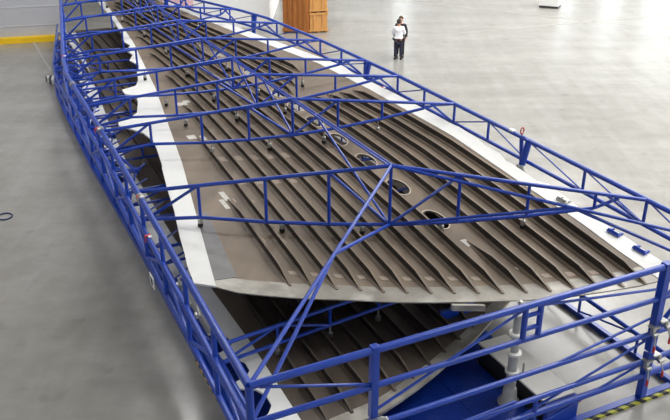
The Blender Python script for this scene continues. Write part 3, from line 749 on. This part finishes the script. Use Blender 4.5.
# ------------------------------------------------------------------ people
def skin_mesh(name, verts, edges, rad, m, parent, root=0, sub=2):
    me = bpy.data.meshes.new(name); me.from_pydata(verts, edges, [])
    o = bpy.data.objects.new(name, me); C.objects.link(o); o.parent = parent
    me.materials.append(M[m])
    md = o.modifiers.new('skin', 'SKIN'); md.use_smooth_shade = True
    if not me.skin_vertices: 
        ly = o.modifiers
    lay = me.skin_vertices[0] if me.skin_vertices else me.attributes.new('skin_vertices', 'FLOAT', 'POINT')
    for i, r in enumerate(rad):
        rr = r if isinstance(r, tuple) else (r, r)
        lay.data[i].radius = rr; lay.data[i].use_root = (i == root)
    sb = o.modifiers.new('sub', 'SUBSURF'); sb.levels = sub; sb.render_levels = sub
    return o
def person(loc, rot, h, label, shirt, trous, hairm, fold, turn):
    t = thing('person', loc, label, 'person'); t.rotation_euler = (0, 0, rot)
    k = h / 1.75
    V, E_, R = [], [], []
    def v(x, y, z, r, p=None):
        V.append((x * k, y * k, z * k)); R.append(r if isinstance(r, tuple) else r * k)
        if p is not None: E_.append((p, len(V) - 1))
        return len(V) - 1
    pel = v(0, 0, .95, .10); sp = v(0, .0, 1.15, .095, pel); ch = v(0, 0, 1.35, .11, sp); ne = v(0, .005, 1.48, .062, ch)
    n2 = v(0, -.005, 1.55, .055, ne); hd = v(0, -.02, 1.63, .088, n2); ht = v(0, -.005, 1.70, .075, hd)
    for s in (-1, 1):
        hip = v(s * .1, 0, .88, .065, pel); kn = v(s * .11, -.015, .5, .05, hip); an = v(s * .12, .02, .09, .042, kn); v(s * .125, -.13, .04, .035, an)
        sh = v(s * .19, 0, 1.40, .045, ch)
        if fold: el = v(s * .27, -.02, 1.14, .036, sh); wr = v(s * .12, -.24, 1.10, .03, el); pm = v(s * .03, -.25, 1.11, .032, wr); dirs = Vector((-s, -.05, 0))
        else: el = v(s * .25, .03, 1.13, .036, sh); wr = v(s * .25, -.08, .88, .03, el); pm = v(s * .25, -.1, .80, .034, wr); dirs = Vector((0, -.15, -1))
        dirs = dirs.normalized(); side = Vector((0, 0, 1)) if fold else Vector((0, 1, 0))
        for q, ln in ((-.027, .065), (-.009, .078), (.009, .073), (.027, .055)):
            b = Vector(V[pm]) / k + side * q + dirs * .03; a = v(*b, .0095, pm)
            c = b + dirs * ln * .55; c1 = v(*c, .009, a); d = c + dirs * ln * .45 + Vector((0, .012, 0)); v(*d, .008, c1)
        tb = Vector(V[pm]) / k + side * .045 - dirs * .01; a = v(*tb, .011, pm); v(*(tb + dirs * .04 + side * .012), .009, a)
    skin_mesh('body', V, E_, R, 'flesh', t)
    # nose, ears, eyes
    hx = Vector((0, -.02, 1.63)) * k
    for s in (-1, 1):
        e = obj('eye', lathe(NB(), Vector((s * .032 * k, -.102 * k, 1.645 * k)), [(.004, -.01), (.012, -.004), (.012, .004), (.004, .01)], 8), 'eye', None); e.parent = t
        e = obj('ear', box(NB(), Vector((s * .09 * k, -.01, 1.635 * k)), .02, .035, .06, bev=.008), 'flesh', None); e.parent = t
    e = obj('nose', tube(NB(), (0, -.1 * k, 1.655 * k), (0, -.128 * k, 1.612 * k), .009, 8, .015), 'flesh', None); e.parent = t
    e = obj('mouth', box(NB(), (0, -.103 * k, 1.585 * k), .045, .01, .01, bev=.003), 'ribbon', None); e.parent = t
    # hair
    bm = bmesh.new(); bmesh.ops.create_uvsphere(bm, u_segments=18, v_segments=12, radius=.108 * k)
    for q in bm.verts:
        q.co = Vector((q.co.x * .93, q.co.y * 1.05, q.co.z * 1.08)) + Vector((0, .006 * k, 1.675 * k))
    bmesh.ops.delete(bm, geom=[q for q in bm.verts if (q.co.y < -.03 * k and q.co.z < 1.71 * k) or q.co.z < 1.585 * k], context='VERTS')
    e = obj('hair', bm, hairm, None, smooth=True); e.parent = t
    # shirt
    V, E_, R = [], [], []
    p0 = v(0, 0, .90, .20); p1 = v(0, 0, 1.15, .185, p0); p2 = v(0, 0, 1.36, .19, p1); v(0, .002, 1.46, .085, p2)
    for s in (-1, 1):
        v(s * .09, 0, 1.0, .12, p0); v(s * .09, 0, 1.3, .12, p1)
        sh = v(s * .19, 0, 1.40, .075, p2)
        if fold: el = v(s * .27, -.02, 1.14, .075, sh); v(s * .13, -.23, 1.105, .06, el)
        else: el = v(s * .25, .03, 1.13, .07, sh); v(s * .25, -.07, .89, .056, el)
    skin_mesh('shirt', V, E_, R, shirt, t)
    V, E_, R = [], [], []
    p0 = v(0, 0, .97, .19)
    for s in (-1, 1):
        hip = v(s * .1, 0, .84, .11, p0); kn = v(s * .115, -.012, .5, .08, hip); v(s * .125, .012, .09, .064, kn)
    skin_mesh('trousers', V, E_, R, trous, t)
    for s in (-1, 1):
        bm = NB(); box(bm, (s * .128 * k, -.05, .05), .1, .29, .1, bev=.035)
        e = obj('shoe', bm, 'shoe', None, smooth=True); e.parent = t
    return t
person(Vector((2.74, 34.15, 0)), math.radians(172), 1.72, 'person seen from behind in white shirt and dark navy trousers, arms folded', 'shirt', 'navy', 'hair', True, 0)
person(Vector((2.85, 34.5, 0)), math.radians(-12), 1.77, 'person in black clothes standing behind the white-shirted person, facing the camera', 'black', 'black', 'hair2', False, 0)

# ------------------------------------------------------------------ light
wld = bpy.data.worlds.new('daylight'); bpy.context.scene.world = wld; wld.use_nodes = True
bg = wld.node_tree.nodes['Background']; bg.inputs['Color'].default_value = (.93, .97, 1, 1); bg.inputs['Strength'].default_value = 2.7
def area(name, loc, target, sx, sy, power, col=(1, 1, 1)):
    l = bpy.data.lights.new(name, 'AREA'); l.shape = 'RECTANGLE'; l.size = sx; l.size_y = sy; l.energy = power; l.color = col
    o = bpy.data.objects.new(name, l); C.objects.link(o); o.location = loc
    o.rotation_euler = (Vector(target) - Vector(loc)).to_track_quat('-Z', 'Y').to_euler(); return o
area('daylight_right_windows', (78, 35, 8.4), (0, 35, 5), 96, 14, 11000, (.98, .99, 1))
area('daylight_far_windows', (38, 82.5, 8.4), (38, 0, 5), 76, 14, 1500, (.98, .99, 1))
area('added_front_fill', (12, -29.4, 9.5), (12, 30, 6), 70, 11, 700, (.98, .99, 1))  # added fill from the camera side for surfaces facing the camera
for x in (13, 30, 46):
    for y in (19, 43):
        area('ceiling_lamp_or_fill', (x, y, ZC - .4), (x, y, 0), 8.0, 22.0, 5000, (1, .992, .982))
area('ceiling_lamp_or_fill', (-16, 14, ZC - .4), (-16, 14, 0), 5.0, 22.0, 1700, (1, .992, .982))
area('ceiling_lamp_or_fill', (-5, 30, ZC - .4), (-5, 33, 0), 5.0, 8.0, 2600, (1, .99, .98))  # added fill with no real fixture, brightens the white enclosure's front
area('ceiling_lamp_or_fill', (-6, 62, ZC - .4), (-6, 62, 0), 5.0, 22.0, 1500, (1, .992, .982))

# ------------------------------------------------------------------ camera
cam = bpy.data.cameras.new('camera'); co = bpy.data.objects.new('camera', cam); C.objects.link(co)
co.location = (0, 0, 8.8); co.rotation_euler = (math.radians(90 - 25.2), 0, 0)
cam.sensor_width = 36; cam.lens = 794 / 670 * 36; cam.clip_end = 300
sc = bpy.context.scene; sc.camera = co
vs = sc.view_settings; vs.view_transform = 'Standard'; vs.look = 'None'; vs.gamma = 1; vs.exposure = -0.27
try: vs.use_curve_mapping = False
except Exception: pass
